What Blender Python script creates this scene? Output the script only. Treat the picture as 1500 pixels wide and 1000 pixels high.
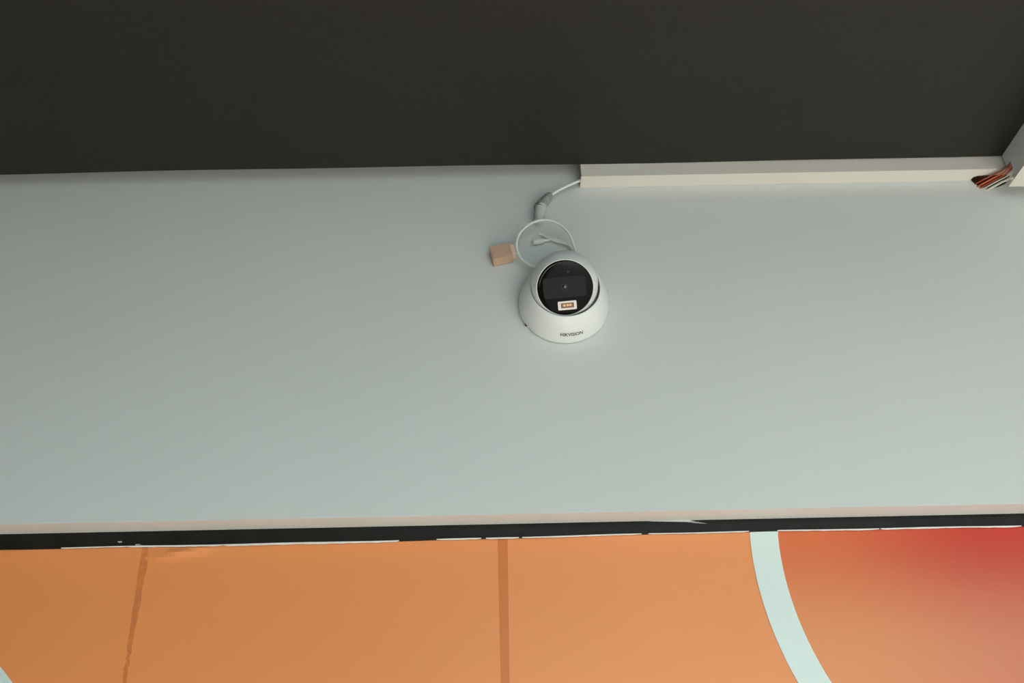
import bpy, bmesh, math, random
from mathutils import Vector, Matrix

# ------------------------------------------------------------------ clear
for o in list(bpy.data.objects):
    bpy.data.objects.remove(o)
scene = bpy.context.scene
COL = scene.collection
R = math.radians
random.seed(7)

# ------------------------------------------------------------------ camera (phone held at eye height, looking up)
F_PX = 1300.0
CAM_LOC = Vector((-0.08133, -1.04457, 1.71688))
CAM_ROT = Matrix.Rotation(R(-0.4), 3, 'Z') @ Matrix.Rotation(R(121.0), 3, 'X') @ Matrix.Rotation(R(-1.3), 3, 'Z')
cam_data = bpy.data.cameras.new('camera')
cam_data.sensor_width = 36.0
cam_data.lens = F_PX / 1500.0 * 36.0
cam_data.clip_start = 0.01
cam = bpy.data.objects.new('camera', cam_data)
COL.objects.link(cam)
cam.matrix_world = Matrix.Translation(CAM_LOC) @ CAM_ROT.to_4x4()
scene.camera = cam

# ------------------------------------------------------------------ world, sun, exposure
scene.view_settings.view_transform = 'Standard'
scene.view_settings.look = 'None'
scene.view_settings.gamma = 1.0
scene.view_settings.use_curve_mapping = False
scene.view_settings.exposure = -0.10

world = bpy.data.worlds.new('world')
scene.world = world
world.use_nodes = True
bg = world.node_tree.nodes['Background']
bg.inputs[0].default_value = (0.76, 0.95, 0.97, 1)
bg.inputs[1].default_value = 8.0

sun_data = bpy.data.lights.new('sun', 'SUN')
sun_data.energy = 13.8
sun_data.angle = R(2.0)
sun_data.color = (1.0, 0.945, 0.875)
sun = bpy.data.objects.new('sun', sun_data)
COL.objects.link(sun)
# sunlight through the open shop front behind the photographer, from the right
sun.rotation_euler = Vector((-0.05, 0.80, -0.68)).to_track_quat('-Z', 'Y').to_euler()


# ------------------------------------------------------------------ helpers
def at(px, py, Y=None, Z=None):
    """World point seen at a photo pixel on the plane y = Y or z = Z."""
    d = CAM_ROT @ Vector(((px - 750) / F_PX, -(py - 500) / F_PX, -1.0))
    k = (Y - CAM_LOC.y) / d.y if Y is not None else (Z - CAM_LOC.z) / d.z
    return CAM_LOC + d * k


def material(name, color, rough=0.6, spec=0.5, noise=0.0, nscale=6.0, bump=0.0, bscale=200.0, coat=0.0):
    m = bpy.data.materials.new(name)
    m.use_nodes = True
    nt = m.node_tree
    b = nt.nodes['Principled BSDF']
    b.inputs['Base Color'].default_value = (*color, 1)
    b.inputs['Roughness'].default_value = rough
    b.inputs['Specular IOR Level'].default_value = spec
    b.inputs['Coat Weight'].default_value = coat
    tc = nt.nodes.new('ShaderNodeTexCoord')
    if noise:
        n = nt.nodes.new('ShaderNodeTexNoise')
        n.inputs['Scale'].default_value = nscale
        n.inputs['Detail'].default_value = 4
        nt.links.new(tc.outputs['Object'], n.inputs['Vector'])
        r = nt.nodes.new('ShaderNodeValToRGB')
        r.color_ramp.elements[0].position = 0.3
        r.color_ramp.elements[1].position = 0.7
        r.color_ramp.elements[0].color = (*[c * (1 - noise) for c in color], 1)
        r.color_ramp.elements[1].color = (*[min(1, c * (1 + noise)) for c in color], 1)
        nt.links.new(n.outputs['Fac'], r.inputs['Fac'])
        nt.links.new(r.outputs['Color'], b.inputs['Base Color'])
    if bump:
        n2 = nt.nodes.new('ShaderNodeTexNoise')
        n2.inputs['Scale'].default_value = bscale
        n2.inputs['Detail'].default_value = 3
        nt.links.new(tc.outputs['Object'], n2.inputs['Vector'])
        bp = nt.nodes.new('ShaderNodeBump')
        bp.inputs['Strength'].default_value = bump
        bp.inputs['Distance'].default_value = 0.001
        nt.links.new(n2.outputs['Fac'], bp.inputs['Height'])
        nt.links.new(bp.outputs['Normal'], b.inputs['Normal'])
    return m


def mesh_obj(name, bm, mat, parent=None, smooth=False, loc=None):
    bmesh.ops.recalc_face_normals(bm, faces=bm.faces[:])
    me = bpy.data.meshes.new(name)
    bm.to_mesh(me)
    bm.free()
    if smooth:
        for p in me.polygons:
            p.use_smooth = True
        me.set_sharp_from_angle(angle=R(40))
    me.materials.append(mat)
    o = bpy.data.objects.new(name, me)
    COL.objects.link(o)
    if loc is not None:
        o.location = loc
    if parent is not None:
        o.parent = parent
    return o


def tag(o, label=None, cat=None, group=None, kind=None):
    if label: o['label'] = label
    if cat: o['category'] = cat
    if group: o['group'] = group
    if kind: o['kind'] = kind
    return o


def empty(name, loc, label, cat, group=None):
    o = bpy.data.objects.new(name, None)
    o.empty_display_size = 0.05
    o.location = loc
    COL.objects.link(o)
    return tag(o, label, cat, group)


def add_box(bm, x0, x1, y0, y1, z0, z1, bevel=0.0, seg=2):
    g = bmesh.ops.create_cube(bm, size=1.0)
    for v in g['verts']:
        v.co = Vector(((x0 + x1) / 2 + v.co.x * (x1 - x0), (y0 + y1) / 2 + v.co.y * (y1 - y0), (z0 + z1) / 2 + v.co.z * (z1 - z0)))
    if bevel:
        es = list({e for v in g['verts'] for e in v.link_edges})
        bmesh.ops.bevel(bm, geom=es, offset=bevel, segments=seg, affect='EDGES', profile=0.5)


def box(*a, **k):
    bm = bmesh.new()
    add_box(bm, *a, **k)
    return bm


def frame_for(axis):
    axis = axis.normalized()
    u = axis.cross(Vector((0, 0, 1)))
    if u.length < 1e-4:
        u = Vector((1, 0, 0))
    u.normalize()
    return u, axis.cross(u)


def add_lathe(bm, profile, origin=Vector((0, 0, 0)), axis=Vector((0, -1, 0)), n=96, closed=False):
    """profile = [(distance along axis, radius)], radius 0 closes at a pole."""
    axis = axis.normalized()
    u, w = frame_for(axis)
    rings = []
    for a, r in profile:
        if r < 1e-7:
            rings.append([bm.verts.new(origin + axis * a)])
        else:
            rings.append([bm.verts.new(origin + axis * a + (u * math.cos(2 * math.pi * i / n) + w * math.sin(2 * math.pi * i / n)) * r) for i in range(n)])
    pairs = list(zip(rings, rings[1:]))
    if closed:
        pairs.append((rings[-1], rings[0]))
    for A, B in pairs:
        for i in range(n):
            j = (i + 1) % n
            if len(A) == 1 and len(B) == 1:
                continue
            if len(A) == 1:
                bm.faces.new((A[0], B[i], B[j]))
            elif len(B) == 1:
                bm.faces.new((A[i], A[j], B[0]))
            else:
                bm.faces.new((A[i], A[j], B[j], B[i]))


def spline(pts, n=12, closed=False):
    """Catmull-Rom through pts."""
    pts = [Vector(p) for p in pts]
    out = []
    N = len(pts)
    rng = range(N) if closed else range(N - 1)
    for i in rng:
        p1, p2 = pts[i], pts[(i + 1) % N]
        p0 = pts[i - 1] if (i > 0 or closed) else p1 * 2 - p2
        p3 = pts[(i + 2) % N] if (i + 2 < N or closed) else p2 * 2 - p1
        for k in range(n):
            t = k / n
            out.append(0.5 * ((2 * p1) + (p2 - p0) * t + (2 * p0 - 5 * p1 + 4 * p2 - p3) * t * t + (3 * p1 - p0 - 3 * p2 + p3) * t ** 3))
    if not closed:
        out.append(pts[-1])
    return out


def add_tube(bm, pts, radius, n=10):
    """radius: number or list per point; capped."""
    pts = [Vector(p) for p in pts]
    rad = radius if isinstance(radius, (list, tuple)) else [radius] * len(pts)
    t0 = (pts[1] - pts[0]).normalized()
    u, w = frame_for(t0)
    rings = []
    for i, p in enumerate(pts):
        t = (pts[min(i + 1, len(pts) - 1)] - pts[max(i - 1, 0)]).normalized()
        u = (u - t * u.dot(t)).normalized()
        w = t.cross(u)
        rings.append([bm.verts.new(p + (u * math.cos(2 * math.pi * k / n) + w * math.sin(2 * math.pi * k / n)) * rad[i]) for k in range(n)])
    for A, B in zip(rings, rings[1:]):
        for k in range(n):
            bm.faces.new((A[k], A[(k + 1) % n], B[(k + 1) % n], B[k]))
    bm.faces.new(rings[0][::-1])
    bm.faces.new(rings[-1])


def add_plate(bm, pts, y_front, y_back):
    """Closed (x, z) outline extruded from y_front to y_back."""
    f = [bm.verts.new((x, y_front, z)) for x, z in pts]
    b = [bm.verts.new((x, y_back, z)) for x, z in pts]
    bm.faces.new(f)
    bm.faces.new(b[::-1])
    n = len(pts)
    for i in range(n):
        bm.faces.new((f[i], f[(i + 1) % n], b[(i + 1) % n], b[i]))


def strip_outline(top, bottom):
    return top + bottom[::-1]


# ------------------------------------------------------------------ materials
M = {}
M['wall'] = material('white_wall_paint', (0.70, 0.725, 0.70), rough=0.55, spec=0.35, noise=0.012, nscale=3.0, bump=0.10, bscale=260)
M['ceiling'] = material('black_ceiling_paint', (0.0155, 0.0152, 0.0120), rough=0.5, spec=0.4, noise=0.12, nscale=90, bump=0.35, bscale=420)
M['side'] = material('dark_grey_wall_paint', (0.07, 0.07, 0.065), rough=0.6)
M['floor'] = material('pale_floor', (0.66, 0.62, 0.58), rough=0.35, noise=0.04, nscale=2)
M['pavement'] = material('asphalt_street', (0.07, 0.07, 0.07), rough=0.8, noise=0.1, nscale=3)
M['brick'] = material('brown_raw_brick', (0.16, 0.085, 0.05), rough=0.9, noise=0.3, nscale=80)
M['black'] = material('black_satin_paint', (0.012, 0.012, 0.010), rough=0.45, spec=0.2, noise=0.25, nscale=30, bump=0.15, bscale=90)
M['smear'] = material('dried_white_paint', (0.70, 0.70, 0.67), rough=0.6)
M['smear_thin'] = material('thin_grey_paint_smear', (0.36, 0.37, 0.35), rough=0.6, noise=0.4, nscale=200)
M['pvc'] = material('cream_pvc', (0.76, 0.72, 0.65), rough=0.4, spec=0.4)
M['pvc_white'] = material('white_pvc', (0.70, 0.73, 0.71), rough=0.4, spec=0.4)
M['orange'] = material('orange_vinyl', (0.90, 0.315, 0.106), rough=0.42, spec=0.35, noise=0.03, nscale=2.2)
M['overlap'] = material('doubled_orange_vinyl', (0.70, 0.205, 0.052), rough=0.42, spec=0.35)
M['overlap_worn'] = material('worn_doubled_vinyl', (0.72, 0.222, 0.068), rough=0.5, spec=0.3, noise=0.12, nscale=120)
M['paper'] = material('white_vinyl_edge', (0.80, 0.78, 0.74), rough=0.6)
M['stripe'] = material('white_print', (0.74, 0.84, 0.80), rough=0.42, spec=0.35)
M['cam_white'] = material('camera_white_plastic', (0.83, 0.85, 0.83), rough=0.35, spec=0.5)
M['cam_black'] = material('black_face_glass', (0.004, 0.004, 0.004), rough=0.08, spec=0.06)
M['cam_panel'] = material('dark_grey_lens_panel', (0.020, 0.020, 0.022), rough=0.45, spec=0.10)
M['gap_shade_and_screw'] = material('gap_shade_and_screw_black', (0.02, 0.022, 0.02), rough=0.6)
M['lens'] = material('lens_glass', (0.004, 0.004, 0.006), rough=0.05, spec=0.8)
M['lensring'] = material('lens_barrel_ring', (0.03, 0.03, 0.033), rough=0.5, spec=0.2)
M['bezel'] = material('bezel_glint_grey', (0.16, 0.165, 0.155), rough=0.4)
M['led_frame'] = material('white_lamp_frame', (0.80, 0.76, 0.70), rough=0.4)
M['led_base'] = material('brown_lamp_window', (0.20, 0.085, 0.05), rough=0.3)
M['led_chip'] = material('amber_phosphor', (0.85, 0.55, 0.24), rough=0.4)
M['ink'] = material('dark_grey_ink', (0.045, 0.05, 0.05), rough=0.5)
M['cable'] = material('white_cable_jacket', (0.86, 0.88, 0.83), rough=0.4)
M['boot'] = material('grey_rubber_boot', (0.33, 0.34, 0.30), rough=0.6)
M['ringgrey'] = material('grey_lock_ring', (0.22, 0.225, 0.20), rough=0.6)
M['barrel'] = material('pale_grey_plug', (0.56, 0.58, 0.55), rough=0.45)
M['socket'] = material('peach_plastic_socket', (0.66, 0.43, 0.30), rough=0.45, noise=0.06, nscale=60)
M['socket_light'] = material('pale_peach_collar', (0.88, 0.68, 0.55), rough=0.45)
M['wire_orange'] = material('orange_red_wire', (0.60, 0.14, 0.05), rough=0.4)
M['wire_red'] = material('brown_red_wire', (0.40, 0.075, 0.03), rough=0.4)
M['wire_white'] = material('white_wire', (0.74, 0.70, 0.64), rough=0.4)
M['metal'] = material('bright_metal', (0.6, 0.6, 0.58), rough=0.25)
M['metal'].node_tree.nodes['Principled BSDF'].inputs['Metallic'].default_value = 1.0

# orange disc of the mural: print that runs from red to orange to salmon
disc = bpy.data.materials.new('red_to_orange_print')
disc.use_nodes = True
nt = disc.node_tree
pb = nt.nodes['Principled BSDF']
pb.inputs['Roughness'].default_value = 0.42
pb.inputs['Specular IOR Level'].default_value = 0.35
tc = nt.nodes.new('ShaderNodeTexCoord')
sep = nt.nodes.new('ShaderNodeSeparateXYZ')
nt.links.new(tc.outputs['Object'], sep.inputs[0])


def mapr(sock, a, b):
    n = nt.nodes.new('ShaderNodeMapRange')
    n.interpolation_type = 'SMOOTHSTEP'
    n.inputs['From Min'].default_value = a
    n.inputs['From Max'].default_value = b
    nt.links.new(sock, n.inputs['Value'])
    return n.outputs['Result']


def mixc(fac, a, b):
    n = nt.nodes.new('ShaderNodeMix')
    n.data_type = 'RGBA'
    nt.links.new(fac, n.inputs['Factor'])
    for i, c in ((6, a), (7, b)):
        if isinstance(c, tuple):
            n.inputs[i].default_value = (*c, 1)
        else:
            nt.links.new(c, n.inputs[i])
    return n.outputs[2]


top_row = mixc(mapr(sep.outputs['X'], 0.26, 0.52), (0.76, 0.158, 0.045), (0.62, 0.047, 0.024))
low_row = mixc(mapr(sep.outputs['X'], 0.28, 0.56), (0.82, 0.290, 0.100), (0.70, 0.212, 0.120))
nt.links.new(mixc(mapr(sep.outputs['Z'], 2.085, 1.93), top_row, low_row), pb.inputs['Base Color'])
M['disc'] = disc

# ------------------------------------------------------------------ the setting
ZC = 2.640      # underside of the black ceiling panel
YC = -0.028     # its edge, a shadow gap away from the wall
ZB = 2.097      # underside of the boxed-out white wall
YM = 0.038      # lower wall set back behind it
XW = 3.0
YF = -3.1

# upper wall with the knocked-through hole where the wires come out beside the trunking
wall_back = mesh_obj('wall_back', box(-XW, XW, 0.0, 0.25, ZB, 2.80), M['wall'])
tag(wall_back, 'smooth white painted upper wall boxed out above the mural', None, kind='structure')
hole = bmesh.new()
hp = [at(px, py, Y=0) for px, py in ((1422, 262), (1424, 266), (1431, 271), (1440, 274), (1452, 276.5), (1464, 273), (1474, 268), (1476, 250), (1424, 250))]
add_plate(hole, [(p.x, p.z) for p in hp], -0.02, 0.12)
cut = mesh_obj('cutter', hole, M['brick'])
bo = wall_back.modifiers.new('hole', 'BOOLEAN')
bo.operation = 'DIFFERENCE'
bo.object = cut
bo.solver = 'EXACT'
bo.material_mode = 'TRANSFER'
dg = bpy.context.evaluated_depsgraph_get()
me = bpy.data.meshes.new_from_object(wall_back.evaluated_get(dg))
wall_back.modifiers.clear()
wall_back.data = me
bpy.data.objects.remove(cut)
tag(mesh_obj('wall_lower', box(-XW, XW, YM + 0.002, 0.25, 0.0, ZB), M['wall']), 'lower wall behind the orange mural', None, kind='structure')

ceil_bm = bmesh.new()
edge = []
N = 90
for i in range(N + 1):
    x = -XW + 2 * XW * i / N
    edge.append((x, YC + 0.0011 * math.sin(x * 5.3 + 0.6) + 0.0007 * math.sin(x * 13.1)))
outl = edge + [(XW, YF), (-XW, YF)]
lo = [ceil_bm.verts.new((x, y, ZC)) for x, y in outl]
hi = [ceil_bm.verts.new((x, y, ZC + 0.03)) for x, y in outl]
ceil_bm.faces.new(lo)
ceil_bm.faces.new(hi[::-1])
for i in range(len(outl)):
    j = (i + 1) % len(outl)
    ceil_bm.faces.new((lo[i], lo[j], hi[j], hi[i]))
ceiling = tag(mesh_obj('ceiling', ceil_bm, M['ceiling']), 'matt black painted ceiling', None, kind='structure')
tag(mesh_obj('light_block_slab', box(-XW, XW, YF, 0.0, 2.74, 2.80), M['ceiling']), 'unseen dark slab added above the ceiling panel to stop light leaking in', None, kind='structure')  # unseen slab, added so no light leaks down through the ceiling gap
tag(mesh_obj('floor', box(-XW, XW, YF, YM, -0.1, 0.0), M['floor']), 'pale shop floor', None, kind='structure')
tag(mesh_obj('wall_left', box(-XW - 0.2, -XW, YF, 0.25, -0.1, 2.80), M['side']), 'dark grey side wall on the left', None, kind='structure')
tag(mesh_obj('wall_right', box(XW, XW + 0.2, YF, 0.25, -0.1, 2.80), M['side']), 'dark grey side wall on the right', None, kind='structure')
fbm = bmesh.new()
add_box(fbm, -XW - 0.2, -0.3, YF - 0.2, YF, -0.1, 2.80)
add_box(fbm, 2.6, XW + 0.2, YF - 0.2, YF, -0.1, 2.80)
add_box(fbm, -0.3, 2.6, YF - 0.2, YF, ZC, 2.80)
tag(mesh_obj('wall_front', fbm, M['side']), 'shop front wall with a wide open doorway', None, kind='structure')
tag(mesh_obj('ground', box(-400, 400, -800, YF, -0.2, -0.1), M['pavement']), 'paved street outside the shop front', None, kind='structure')

# black painted strip along the foot of the boxed-out wall, its edges cut in by hand
def strip_foot(x):
    return 2.0790 + 0.0034 * x + 0.0006 * math.sin(x * 6.5 + 0.4) + 0.0003 * math.sin(x * 31)


top, bot = [], []
for i in range(121):
    x = -1.6 + 3.2 * i / 120
    top.append((x, ZB - 0.0002 + 0.0006 * math.sin(x * 9 + 1)))
    bot.append((x, strip_foot(x)))
bm = bmesh.new()
add_plate(bm, strip_outline([(x, ZB) for x, z in top], bot), YM - 0.003, YM + 0.003)
trim = tag(mesh_obj('trim_1', bm, M['black']), 'black painted strip between white wall and orange mural', None, kind='structure')


def smear(pixels, mat, y=YM - 0.0034, name='paint_smear', parent=None, thick=0.0006):
    b = bmesh.new()
    add_plate(b, [(at(px, py, Y=y).x, at(px, py, Y=y).z) for px, py in pixels], y, y + thick)
    return mesh_obj(name, b, mat, parent)


smear([(950, 763.2), (970, 762.0), (985, 761.6), (1008, 761.2), (1022, 764.4), (1006, 764.0), (975, 763.6)], M['smear'], parent=trim)
smear([(1004, 764.0), (1022, 763.9), (1036, 766.6), (1020, 766.0)], M['smear_thin'], parent=trim)
smear([(198, 797), (203, 796), (207, 798), (213, 799), (212, 801.5), (204, 801), (199, 800)], M['smear_thin'], parent=trim)
smear([(214, 800), (222, 799.5), (225, 801), (215, 802)], M['smear_thin'], parent=trim)
smear([(172, 792.5), (178, 792), (179, 794), (174, 795)], M['smear_thin'], parent=trim)

# ------------------------------------------------------------------ mural of printed vinyl sheets
mural = empty('vinyl_mural', (0, YM, 0), 'orange printed vinyl mural with white ring, glued below the black strip', 'mural')
MY = -0.0006     # sheet surface, relative to the mural plane


def sheet(x0a, x0b, x1a, x1b, lift, cps=90, rows=40):
    """One hung sheet: x edges at the top (a) and 1.2 m down (b); top lip curls off the wall a little."""
    b = bmesh.new()
    z1, z0 = 2.0812, 0.9
    grid = []
    for r in range(rows + 1):
        t = (r / rows) ** 2.2
        z = z1 + (z0 - z1) * t
        row = []
        for c in range(cps + 1):
            s = c / cps
            xa = x0a + (x1a - x0a) * s
            xb = x0b + (x1b - x0b) * s
            k = min(1.0, (z1 - z) / 0.45)
            x = xa + (xb - xa) * k
            curl = -0.0006 * math.exp(-(z1 - z) / 0.006) * (0.6 + 0.4 * math.sin(x * 17))
            wave = 0.0008 * math.sin(x * 11 + z * 3) * min(1, (z1 - z) * 8)
            crease = -0.0045 * math.exp(-(((x + 0.490) / 0.032) ** 2 + ((z - 2.0690 - (x + 0.49) * 0.16) / 0.0045) ** 2))
            row.append(b.verts.new((x, MY + lift + curl + wave * 0.3 + crease, z)))
        grid.append(row)
    for r in range(rows):
        for c in range(cps):
            b.faces.new((grid[r][c], grid[r][c + 1], grid[r + 1][c + 1], grid[r + 1][c]))
    o = mesh_obj('vinyl_sheet', b, M['orange'], mural)
    md = o.modifiers.new('thickness', 'SOLIDIFY')
    md.thickness = 0.0004
    md.offset = 0
    return o


def mx(px, py):
    p = at(px, py, Y=YM)
    return p.x, p.z


xl0, xl1 = mx(211, 808)[0], mx(185, 1000)[0]
xc0, xc1 = mx(736, 790)[0], mx(741, 1000)[0]
k2 = 0.45 / 0.18
sheet(-1.6, -1.6, xl0, xl0 + (xl1 - xl0) * k2, 0.0)
sheet(xl0, xl0 + (xl1 - xl0) * k2, xc0, xc0 + (xc1 - xc0) * k2, 0.0)
sheet(xc0, xc0 + (xc1 - xc0) * k2, 1.6, 1.6, 0.0)

# darker strips where neighbouring sheets overlap
b = bmesh.new()
L = [mx(729, 788), mx(730.5, 860), mx(733.5, 1000)]
Rr = [mx(743.5, 788), mx(744.5, 860), mx(746.5, 1000)]
dx = (L[2][0] - L[0][0]) * 1.5
L.append((L[2][0] + dx * 0.2, 1.5)); Rr.append((Rr[2][0] + dx * 0.2, 1.5))
add_plate(b, L + Rr[::-1], MY - 0.0007, MY)
tag(mesh_obj('seam_strip', b, M['overlap'], mural), 'straight dark orange overlap seam')

b = bmesh.new()
cl = [(213.5, 800, 9), (213, 809, 10), (211.5, 822, 12), (209, 838, 11), (206.5, 852, 9), (204.5, 866, 8.5), (202, 880, 9.5), (199.5, 896, 9.5), (196, 912, 8), (194, 926, 7.5), (191, 942, 9), (189.5, 950, 7), (188.5, 955, 3)]
L, Rr = [], []
for px, py, w in cl:
    L.append(mx(px - w / 2 + random.uniform(-.8, .8), py)); Rr.append(mx(px + w / 2 + random.uniform(-.8, .8), py))
add_plate(b, L + Rr[::-1], MY - 0.0007, MY)
tag(mesh_obj('seam_strip', b, M['overlap_worn'], mural), 'ragged darker orange overlap seam')
for pts in ([(187, 958), (193.5, 948), (193, 957), (186.5, 968), (183.5, 966)], [(184, 972), (190.5, 962), (190.5, 974), (183.5, 984), (181, 982)],
            [(180.5, 987), (188, 977), (187, 990), (180.5, 1001)], [(178, 1004), (186, 993), (185, 1010), (178, 1022)], [(176, 1026), (183, 1014), (181, 1040), (174, 1046)]):
    b = bmesh.new()
    add_plate(b, [mx(*p) for p in pts], MY - 0.0007, MY)
    mesh_obj('seam_fragment', b, M['overlap_worn'], mural)

# torn white edges of the sheets just under the black strip
for px0, px1, w in ((95, 190, 0.0006), (190, 330, 0.0012), (330, 585, 0.0016), (640, 705, 0.0009), (712, 760, 0.0012), (765, 940, 0.0008), (950, 1098, 0.0006), (1140, 1290, 0.0009), (1292, 1500, 0.0010)):
    a0, a1 = mx(px0, 790)[0], mx(px1, 790)[0]
    n = max(6, int((px1 - px0) / 8))
    tp, bt = [], []
    for i in range(n + 1):
        x = a0 + (a1 - a0) * i / n
        zb = strip_foot(x)
        e = 1 if 0 < i < n else 0.2
        tp.append((x, zb + 0.0008))
        bt.append((x, zb - w * e * random.uniform(0.6, 1.25)))
    b = bmesh.new()
    add_plate(b, strip_outline(tp, bt), MY - 0.0036, MY - 0.0026)
    tag(mesh_obj('torn_edge', b, M['paper'], mural), 'torn white edge of the vinyl')


def ring(cx, cz, ro, ri, a0, a1, zmax, name, mat, y, n=90):
    b = bmesh.new()
    o, i_ = [], []
    for k in range(n + 1):
        a = a0 + (a1 - a0) * k / n
        o.append((cx + ro * math.cos(a), cz + ro * math.sin(a)))
        i_.append((cx + ri * math.cos(a), cz + ri * math.sin(a)))
    f = lambda p: b.verts.new((p[0], y, min(p[1], zmax)))
    vo, vi = [f(p) for p in o], [f(p) for p in i_]
    for k in range(n):
        b.faces.new((vo[k], vo[k + 1], vi[k + 1], vi[k]))
    ob = mesh_obj(name, b, mat, mural)
    md = ob.modifiers.new('thickness', 'SOLIDIFY')
    md.thickness = 0.0003
    return ob


ZT = 2.0815
CX, CZ, RO, RI = 0.598, 2.046, 0.380, 0.345
a_top = math.pi - 0.125
tag(ring(CX, CZ, RO, RI, a_top, 2 * math.pi + 0.125, ZT, 'ring_stripe', M['stripe'], MY - 0.0011), 'curved white ring stripe')
tag(ring(-0.93, 1.651, 0.380, 0.345, 0.0, 2 * math.pi, 9, 'ring_stripe', M['stripe'], MY - 0.0011), 'edge of a second white ring')
b = bmesh.new()
pts = []
for k in range(80):
    a = (math.pi - math.asin((ZT - CZ) / RI)) + (math.pi + 2 * math.asin((ZT - CZ) / RI)) * k / 79
    pts.append((CX + (RI + 0.001) * math.cos(a), min(ZT, CZ + (RI + 0.001) * math.sin(a))))
add_plate(b, pts, MY - 0.0008, MY - 0.0004)
tag(mesh_obj('disc_print', b, M['disc'], mural), 'red fading to orange inside the ring')

# ------------------------------------------------------------------ cable trunking along the top of the wall
TX0, TX1, TY, TZ0, TZ1 = 0.0355, 0.735, -0.0242, 2.6170, 2.656
trunk = empty('cable_trunking', (TX0, 0, TZ0), 'cream plastic cable trunking running along the top of the white wall', 'trunking')
t = 0.0014
LX, LZ = TX0, TZ0
nx0, nx1 = at(1423, 262, Z=TZ0).x, at(1478, 262, Z=TZ0).x
b = bmesh.new()
notch = [(nx0 - .001, -0.0002), (nx0 + .001, -0.0075), (nx0 + .006, -0.0105), (nx0 + .016, -0.0115), (nx1 - .006, -0.012), (nx1, -0.008), (nx1 + .001, -0.0002)]
outl = [(TX0, -0.0002)] + notch + [(TX1, -0.0002), (TX1, TY), (TX0, TY)]
lo = [b.verts.new((x - LX, y, 0)) for x, y in outl]
hi = [b.verts.new((x - LX, y, t)) for x, y in outl]
b.faces.new(lo); b.faces.new(hi[::-1])
for i in range(len(outl)):
    j = (i + 1) % len(outl)
    b.faces.new((lo[i], lo[j], hi[j], hi[i]))
add_box(b, 0, nx0 - TX0, -0.0018, -0.0004, t, TZ1 - TZ0)
add_box(b, 0, TX1 - TX0, TY, -0.0004, TZ1 - TZ0 - t, TZ1 - TZ0)
mesh_obj('trunking_body', b, M['pvc'], trunk)
mesh_obj('trunking_lid', box(0.0002, TX1 - TX0, TY - 0.0016, TY + 0.0002, -0.0006, TZ1 - TZ0, bevel=0.0005), M['pvc'], trunk)

# ceiling trunking coming forward from the corner on the right
c_top = at(1466.5, 227.5, Y=YC)
CX0 = c_top.x
ctr = empty('ceiling_trunking', (CX0, YC, ZC), 'white plastic trunking running forward along the black ceiling, its lid hanging', 'trunking')
HB = 0.049
b = bmesh.new()
for sx in (0.0, 0.0584):        # side walls, their lower end corner snipped off at an angle
    side = [(-1.6, -0.0002), (-0.001, -0.0002), (-0.001, -0.026), (-0.014, -HB), (-1.6, -HB)]
    va = [b.verts.new((sx, y, z)) for y, z in side]
    vb = [b.verts.new((sx + 0.0016, y, z)) for y, z in side]
    b.faces.new(va); b.faces.new(vb[::-1])
    for i in range(5):
        b.faces.new((va[i], va[(i + 1) % 5], vb[(i + 1) % 5], vb[i]))
add_box(b, 0.0016, 0.0584, -1.6, -0.001, -0.0018, -0.0002)
mesh_obj('trunking_body', b, M['pvc_white'], ctr)
lid_c = at(1477.5, 273.5, Z=ZC - HB - 0.008)
b = bmesh.new()
lx, ly = lid_c.x - CX0, lid_c.y - YC
add_box(b, lx, lx + 0.058, -1.6, ly, -HB - 0.008, -HB - 0.0062, bevel=0.0006)
add_box(b, lx + 0.004, lx + 0.0054, -1.6, ly - 0.012, -HB - 0.0064, -HB + 0.001)
add_box(b, lx + 0.052, lx + 0.0534, -1.6, ly - 0.012, -HB - 0.0064, -HB + 0.001)
tag(mesh_obj('trunking_lid', b, M['pvc'], ctr), 'loose cream lid hanging below the body')

# wires crossing from the hole in the wall trunking to the ceiling trunking
wires = [
    ('brown red electric wire, uppermost of those leaving the trunking hole', M['wire_red'], (1430, 267.5), (1473, 246), 0.0013),
    ('bright orange electric wire, second from top at the trunking hole', M['wire_orange'], (1434, 271), (1474.5, 249.8), 0.0014),
    ('dark red electric wire, third from top at the trunking hole', M['wire_red'], (1437.5, 273.2), (1476, 252.8), 0.0011),
    ('thin white electric wire below the orange ones at the trunking hole', M['wire_white'], (1443, 274), (1478, 255.2), 0.0012),
    ('thick white electric wire, lowest of those leaving the trunking hole', M['wire_white'], (1449, 275.6), (1481, 259), 0.0018),
]
for k, (lab, mat, a, e, r) in enumerate(wires):
    P0 = at(*a, Y=-0.004)
    P1 = at(a[0] + (e[0] - a[0]) * .5, a[1] + (e[1] - a[1]) * .46, Y=-0.017)
    P2 = at(*e, Y=-0.033)
    b = bmesh.new()
    path = [P0 + Vector((-0.016, 0.040, 0.006)), P0 + Vector((-0.004, 0.010, 0.001)), P1, P2, P2 + Vector((0.012, -0.022, 0.010)), P2 + Vector((0.020, -0.06, 0.012))]
    add_tube(b, [p - P0 for p in spline(path, 8)], r)
    tag(mesh_obj('electric_wire', b, mat, smooth=True, loc=P0), lab, 'wire', 'wires at the trunking corner')

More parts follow.
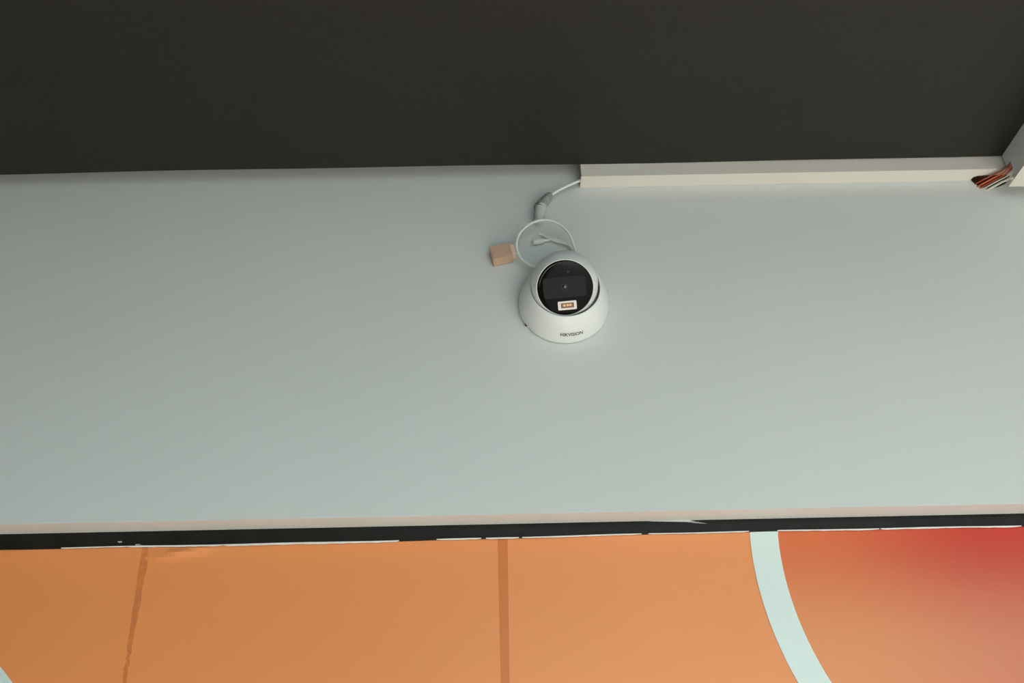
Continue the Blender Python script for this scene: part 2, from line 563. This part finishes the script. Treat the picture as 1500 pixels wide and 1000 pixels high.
# ------------------------------------------------------------------ turret security camera
cam_pos = Vector((0, 0, 2.4025))
sc = empty('security_camera', cam_pos, 'white dome security camera with black round face mounted on the white wall', 'camera')
OUT = Vector((0, -1, 0))
mm = 0.001
prof = [(2.0, 0), (2.0, 61), (2.0, 63.4), (5, 63.7), (10, 63.3), (18, 61.9), (27, 59.6), (34, 57.0), (39, 54.6), (43, 52.0), (45.4, 49.8), (46.2, 48.4), (45.8, 47.3), (43, 46.9), (36, 46.8), (36, 0)]
b = bmesh.new()
add_lathe(b, [(a * mm, r * mm) for a, r in prof], axis=OUT, n=128)
mesh_obj('base_shell', b, M['cam_white'], sc, smooth=True)
b = bmesh.new()
add_lathe(b, [(0.0, 0), (0.0, 0.0622), (0.0016, 0.0622), (0.0016, 0)], axis=OUT, n=96)
tag(mesh_obj('mounting_plate', b, M['boot'], sc, smooth=True), 'thin grey mounting plate')

BALL = Vector((-0.0016, -0.0520, 0))
BR = 45.6
GAZE = Vector((-0.03, -math.cos(R(46)), -math.sin(R(46)))).normalized()
FR = 38.2
fa = math.asin(FR / BR)
prof = []
for i in range(0, 41):
    th = math.pi - (math.pi - fa - 0.03) * i / 40
    prof.append((BR * math.cos(th), BR * math.sin(th) if 0 < i else 0))
fz = BR * math.cos(fa)
prof += [(fz + 0.2, FR + 0.1), (fz + 0.3, FR - 0.6), (fz - 0.4, FR - 1.0), (fz - 3, FR - 1.2), (fz - 3, 0)]
b = bmesh.new()
add_lathe(b, [(a * mm, r * mm) for a, r in prof], axis=GAZE, n=128)
ball = mesh_obj('camera_ball', b, M['cam_white'], sc, smooth=True, loc=BALL)
# dark ring that paints the shade in the gap between shell and ball
b = bmesh.new()
add_lathe(b, [(0.0410, 0.0469), (0.0428, 0.0469), (0.0428, 0.0449), (0.0410, 0.0449)], axis=OUT, n=128, closed=True)
tag(mesh_obj('gap_shade_ring', b, M['gap_shade_and_screw'], sc, smooth=True), 'dark ring standing for the shade in the gap around the ball')

# face: everything below sits in the face plane (u right, v up, GAZE out)
FU = GAZE.cross(Vector((0, 0, 1))).normalized()
FV = FU.cross(GAZE).normalized()
if FV.z < 0:
    FV = -FV
if FU.x < 0:
    FU = -FU
FU = (FU * math.cos(R(3)) + FV * math.sin(R(3))).normalized()
FV = (FV - FU * FV.dot(FU)).normalized()
face_m = Matrix((FU, FV, GAZE)).transposed().to_4x4()
face_m.translation = BALL + GAZE * (fz - 0.5) * mm
b = bmesh.new()
add_lathe(b, [(-0.5 * mm, 0), (-0.5 * mm, 37.1 * mm), (0, 37.0 * mm), (0.7 * mm, 33 * mm), (1.0 * mm, 26 * mm), (1.2 * mm, 0)], axis=Vector((0, 0, 1)), n=128)
face = mesh_obj('face_glass', b, M['cam_black'], sc, smooth=True)
face.matrix_local = face_m
tag(face, 'glossy black round front window')


def face_plate(name, pts, z0, z1, mat):
    b = bmesh.new()
    lo = [b.verts.new((x * mm, y * mm, z0 * mm)) for x, y in pts]
    hi = [b.verts.new((x * mm, y * mm, z1 * mm)) for x, y in pts]
    b.faces.new(lo[::-1]); b.faces.new(hi)
    for i in range(len(pts)):
        j = (i + 1) % len(pts)
        b.faces.new((lo[i], lo[j], hi[j], hi[i]))
    return mesh_obj(name, b, mat, face)


def rrect(cx, cy, w, h, r, n=6):
    out = []
    for sx, sy, a0 in ((1, 1, 0), (-1, 1, 90), (-1, -1, 180), (1, -1, 270)):
        for k in range(n + 1):
            a = R(a0 + 90 * k / n)
            out.append((cx + sx * (w / 2 - r) + r * math.cos(a), cy + sy * (h / 2 - r) + r * math.sin(a)))
    return out


tag(face_plate('lens_panel', rrect(-0.5, 1.0, 57, 28, 4.0), 0.9, 1.35, M['cam_panel']), 'dark grey lens panel')
b = bmesh.new()
add_lathe(b, [(1.3 * mm, 4.6 * mm), (1.9 * mm, 4.3 * mm), (1.9 * mm, 3.0 * mm), (1.3 * mm, 2.8 * mm)], axis=Vector((0, 0, 1)), n=40, closed=True)
mesh_obj('lens_ring', b, M['lensring'], face, smooth=True, loc=(-0.5 * mm, 1.5 * mm, 0))
b = bmesh.new()
add_lathe(b, [(1.3 * mm, 0), (1.3 * mm, 2.9 * mm), (1.5 * mm, 2.6 * mm), (2.0 * mm, 0)], axis=Vector((0, 0, 1)), n=40)
mesh_obj('lens', b, M['lens'], face, smooth=True, loc=(-0.5 * mm, 1.5 * mm, 0))
b = bmesh.new()
add_lathe(b, [(0.8 * mm, 0), (0.8 * mm, 2.0 * mm), (1.5 * mm, 1.8 * mm), (1.5 * mm, 0)], axis=Vector((0, 0, 1)), n=24)
mesh_obj('light_sensor', b, M['lensring'], face, smooth=True, loc=(6 * mm, 21.5 * mm, 0))
# glint on the bezel at the window's upper left, painted as a tapering grey arc
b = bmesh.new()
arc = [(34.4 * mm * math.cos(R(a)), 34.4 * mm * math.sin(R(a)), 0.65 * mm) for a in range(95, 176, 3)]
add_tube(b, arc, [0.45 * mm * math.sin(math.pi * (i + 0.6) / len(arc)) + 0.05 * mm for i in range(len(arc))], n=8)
tag(mesh_obj('bezel_glint_arc', b, M['bezel'], face, smooth=True), 'thin grey arc standing for the glint on the bezel')
led = face_plate('lamp_frame', rrect(1.0, -24.0, 25, 12, 1.6), 0.6, 1.5, M['led_frame'])
tag(led, 'white framed lamp window')
face_plate('lamp_window', rrect(1.2, -23.9, 17.5, 6.8, 0.6), 1.4, 1.7, M['led_base'])
for cx in (-3.0, 1.4, 5.0):
    tag(face_plate('lamp_chip', rrect(cx, -23.6, 3.4, 3.0, 0.9), 1.6, 1.9, M['led_chip']), 'amber lamp chip')


# maker's lettering on the lower front of the shell, wrapped onto its curve
def shell_r(a):
    P = [(2, 63.4), (5, 63.7), (10, 63.3), (18, 61.9), (27, 59.6), (34, 57.0), (39, 54.6)]
    for (a0, r0), (a1, r1) in zip(P, P[1:]):
        if a <= a1:
            return r0 + (r1 - r0) * (a - a0) / (a1 - a0)
    return P[-1][1]


def lettering(text, width, a_mid, height, phi_c):
    cu = bpy.data.curves.new('lettering', 'FONT')
    cu.body = text
    cu.align_x = 'CENTER'
    cu.size = 1.0
    cu.resolution_u = 3
    cu.offset = 0.025
    tmp = bpy.data.objects.new('tmp', cu)
    COL.objects.link(tmp)
    dg = bpy.context.evaluated_depsgraph_get()
    me = bpy.data.meshes.new_from_object(tmp.evaluated_get(dg))
    bpy.data.objects.remove(tmp)
    me.name = 'lettering'
    xs = [v.co.x for v in me.vertices]; ys = [v.co.y for v in me.vertices]
    x0, x1, y0, y1 = min(xs), max(xs), min(ys), max(ys)
    for v in me.vertices:
        s = (v.co.x - (x0 + x1) / 2) / (x1 - x0) * width
        a = a_mid + (v.co.y - (y0 + y1) / 2) / (y1 - y0) * height
        r = shell_r(a) + 0.25
        phi = R(phi_c) + s / r
        v.co = Vector((r * math.sin(phi) * mm, -a * mm, -r * math.cos(phi) * mm))
    me.materials.clear()
    me.materials.append(M['ink'])
    o = bpy.data.objects.new('lettering', me)
    COL.objects.link(o)
    o.parent = sc
    return o


tag(lettering('HIKVISION', 31.0, 20.5, 6.0, 6.5), 'small dark grey maker lettering')

# locking screw and its little tab at the lower left of the shell
ang = R(-148)
d = Vector((math.cos(ang), 0, math.sin(ang)))
b = bmesh.new()
add_lathe(b, [(-0.002, 0), (-0.002, 0.0026), (0.0008, 0.0024), (0.0008, 0.0016), (-0.0004, 0.0014), (-0.0004, 0)], axis=(d + OUT * 0.5), n=28)
scr = mesh_obj('lock_screw', b, M['gap_shade_and_screw'], sc, smooth=True, loc=d * 0.0634 + OUT * 0.0045)
b = bmesh.new()
add_lathe(b, [(-0.004, 0), (-0.004, 0.0058), (-0.0005, 0.0052), (0.0002, 0.0040), (-0.001, 0.0034), (-0.001, 0)], axis=(d + OUT * 0.5), n=28)
mesh_obj('screw_boss', b, M['cam_white'], sc, smooth=True, loc=d * 0.0634 + OUT * 0.0045)


# pigtail of the camera: looped cable, power plug, network socket
def rel(px, py, y):
    return at(px, py, Y=y) - cam_pos


loop = [(848, 392, -.014), (845, 375, -.018), (840.5, 360, -.022), (833, 342, -.024), (819, 328, -.025), (800, 322, -.025), (780, 326, -.024), (764, 338, -.022), (757, 353, -.018), (758, 368, -.016), (766, 381, -.014), (780, 390, -.012), (800, 398, -.010)]
b = bmesh.new()
add_tube(b, spline([rel(*p) for p in loop], 8), 0.0020, n=10)
mesh_obj('looped_cable', b, M['cable'], sc, smooth=True)
b = bmesh.new()
add_tube(b, spline([rel(*p) for p in [(846, 376, -.006), (836, 361, -.006), (824, 356, -.006), (812, 352.5, -.006), (800, 347, -.005), (790, 342.5, -.004)]], 8), [0.0015] * 41, n=8)
mesh_obj('thin_lead', b, M['cable'], sc, smooth=True)
b = bmesh.new()
add_tube(b, spline([rel(*p) for p in [(843, 372, -.005), (833, 360, -.005), (820, 352, -.005), (804, 351, -.005)]], 8), 0.0014, n=8)
mesh_obj('thin_lead', b, M['cable'], sc, smooth=True)
p0, p1 = rel(804, 351.5, -.0055), rel(781, 355, -.0055)
b = bmesh.new()
add_tube(b, [p0, p0.lerp(p1, .08), p0.lerp(p1, .3), p0.lerp(p1, .33), p0.lerp(p1, .94), p1], [.0012, .0022, .0026, .0040, .0040, .0030], n=16)
tag(mesh_obj('power_plug', b, M['cable'], sc, smooth=True), 'small white power plug')

# peach network socket hanging on the loop at the left
sa, sb_ = rel(753, 368.5, -.010), rel(720, 375.5, -.010)
ax = (sa - sb_).normalized()
wv = Vector((0, -1, 0))
wv = (wv - ax * wv.dot(ax)).normalized()
up = wv.cross(ax)
if up.z < 0: up = -up


def obox(name, a, b_, half_up, half_out, mat, shift=Vector((0, 0, 0)), bevel=0.0012, taper=1.0):
    bmx = bmesh.new()
    vs = []
    for p, s in ((a, 1.0), (b_, taper)):
        for su, so in ((1, 1), (1, -1), (-1, -1), (-1, 1)):
            vs.append(bmx.verts.new(p + shift + up * half_up * su * s + wv * half_out * so * s))
    for f in ((0, 1, 2, 3), (7, 6, 5, 4), (0, 4, 5, 1), (1, 5, 6, 2), (2, 6, 7, 3), (3, 7, 4, 0)):
        bmx.faces.new([vs[i] for i in f])
    bmesh.ops.bevel(bmx, geom=bmx.edges[:], offset=bevel, segments=2, affect='EDGES')
    return mesh_obj(name, bmx, mat, sc)


tag(obox('network_socket', sa + (sb_ - sa) * 0.12, sb_, 0.0122, 0.0085, M['socket']), 'peach plastic network socket')
tag(obox('socket_collar', sa + ax * 0.0015, sa + (sb_ - sa) * 0.16, 0.0088, 0.0075, M['socket_light']), 'pale peach collar')
tag(obox('socket_latch', sa + (sb_ - sa) * 0.10, sa + (sb_ - sa) * 0.42, 0.0012, 0.004, M['boot'], shift=up * 0.0135, bevel=0.0005), 'grey latch')

# ------------------------------------------------------------------ cable coming out of the trunking with its plug
na = empty('network_cable', at(848, 264, Y=-0.010), 'short white network cable with grey boot joining camera to trunking', 'cable')
o0 = na.location.copy()
b = bmesh.new()
cp = [(862, 258, -.012), (849, 264.5, -.012), (838, 269, -.013), (826, 274.5, -.014), (815, 280.5, -.014), (806, 286, -.014)]
add_tube(b, spline([at(px, py, Y=y) - o0 for px, py, y in cp], 8), 0.0021, n=10)
mesh_obj('cable_jacket', b, M['cable'], na, smooth=True)
q0, q1 = at(807, 284, Y=-.014) - o0, at(791, 303, Y=-.012) - o0
b = bmesh.new()
prf = [(0, .0032), (.06, .0050), (.18, .0062), (.30, .0064), (.32, .0057), (.38, .0057), (.40, .0070), (.62, .0076), (.64, .0068), (.70, .0068), (.72, .0080), (.96, .0084), (1.0, .0074)]
add_tube(b, [q0.lerp(q1, t_) for t_, r in prf], [r for t_, r in prf], n=24)
tag(mesh_obj('rubber_boot', b, M['boot'], na, smooth=True), 'grey green ribbed boot')
q2, q3 = at(792.5, 301, Y=-.012) - o0, at(789, 324, Y=-.013) - o0
b = bmesh.new()
add_lathe(b, [(-.0022, .0060), (-.0022, .0086), (.0022, .0086), (.0022, .0060)], origin=q1, axis=(q1 - q0 + (q3 - q2)), n=28, closed=True)
tag(mesh_obj('lock_ring', b, M['ringgrey'], na, smooth=True), 'dark grey lock ring')
b = bmesh.new()
prf = [(0, .0078), (.06, .0088), (.12, .0088), (.16, .0080), (.85, .0076), (1.0, .0060)]
add_tube(b, [q2.lerp(q3, t_) for t_, r in prf], [r for t_, r in prf], n=24)
tag(mesh_obj('plug_barrel', b, M['barrel'], na, smooth=True), 'white plug barrel')
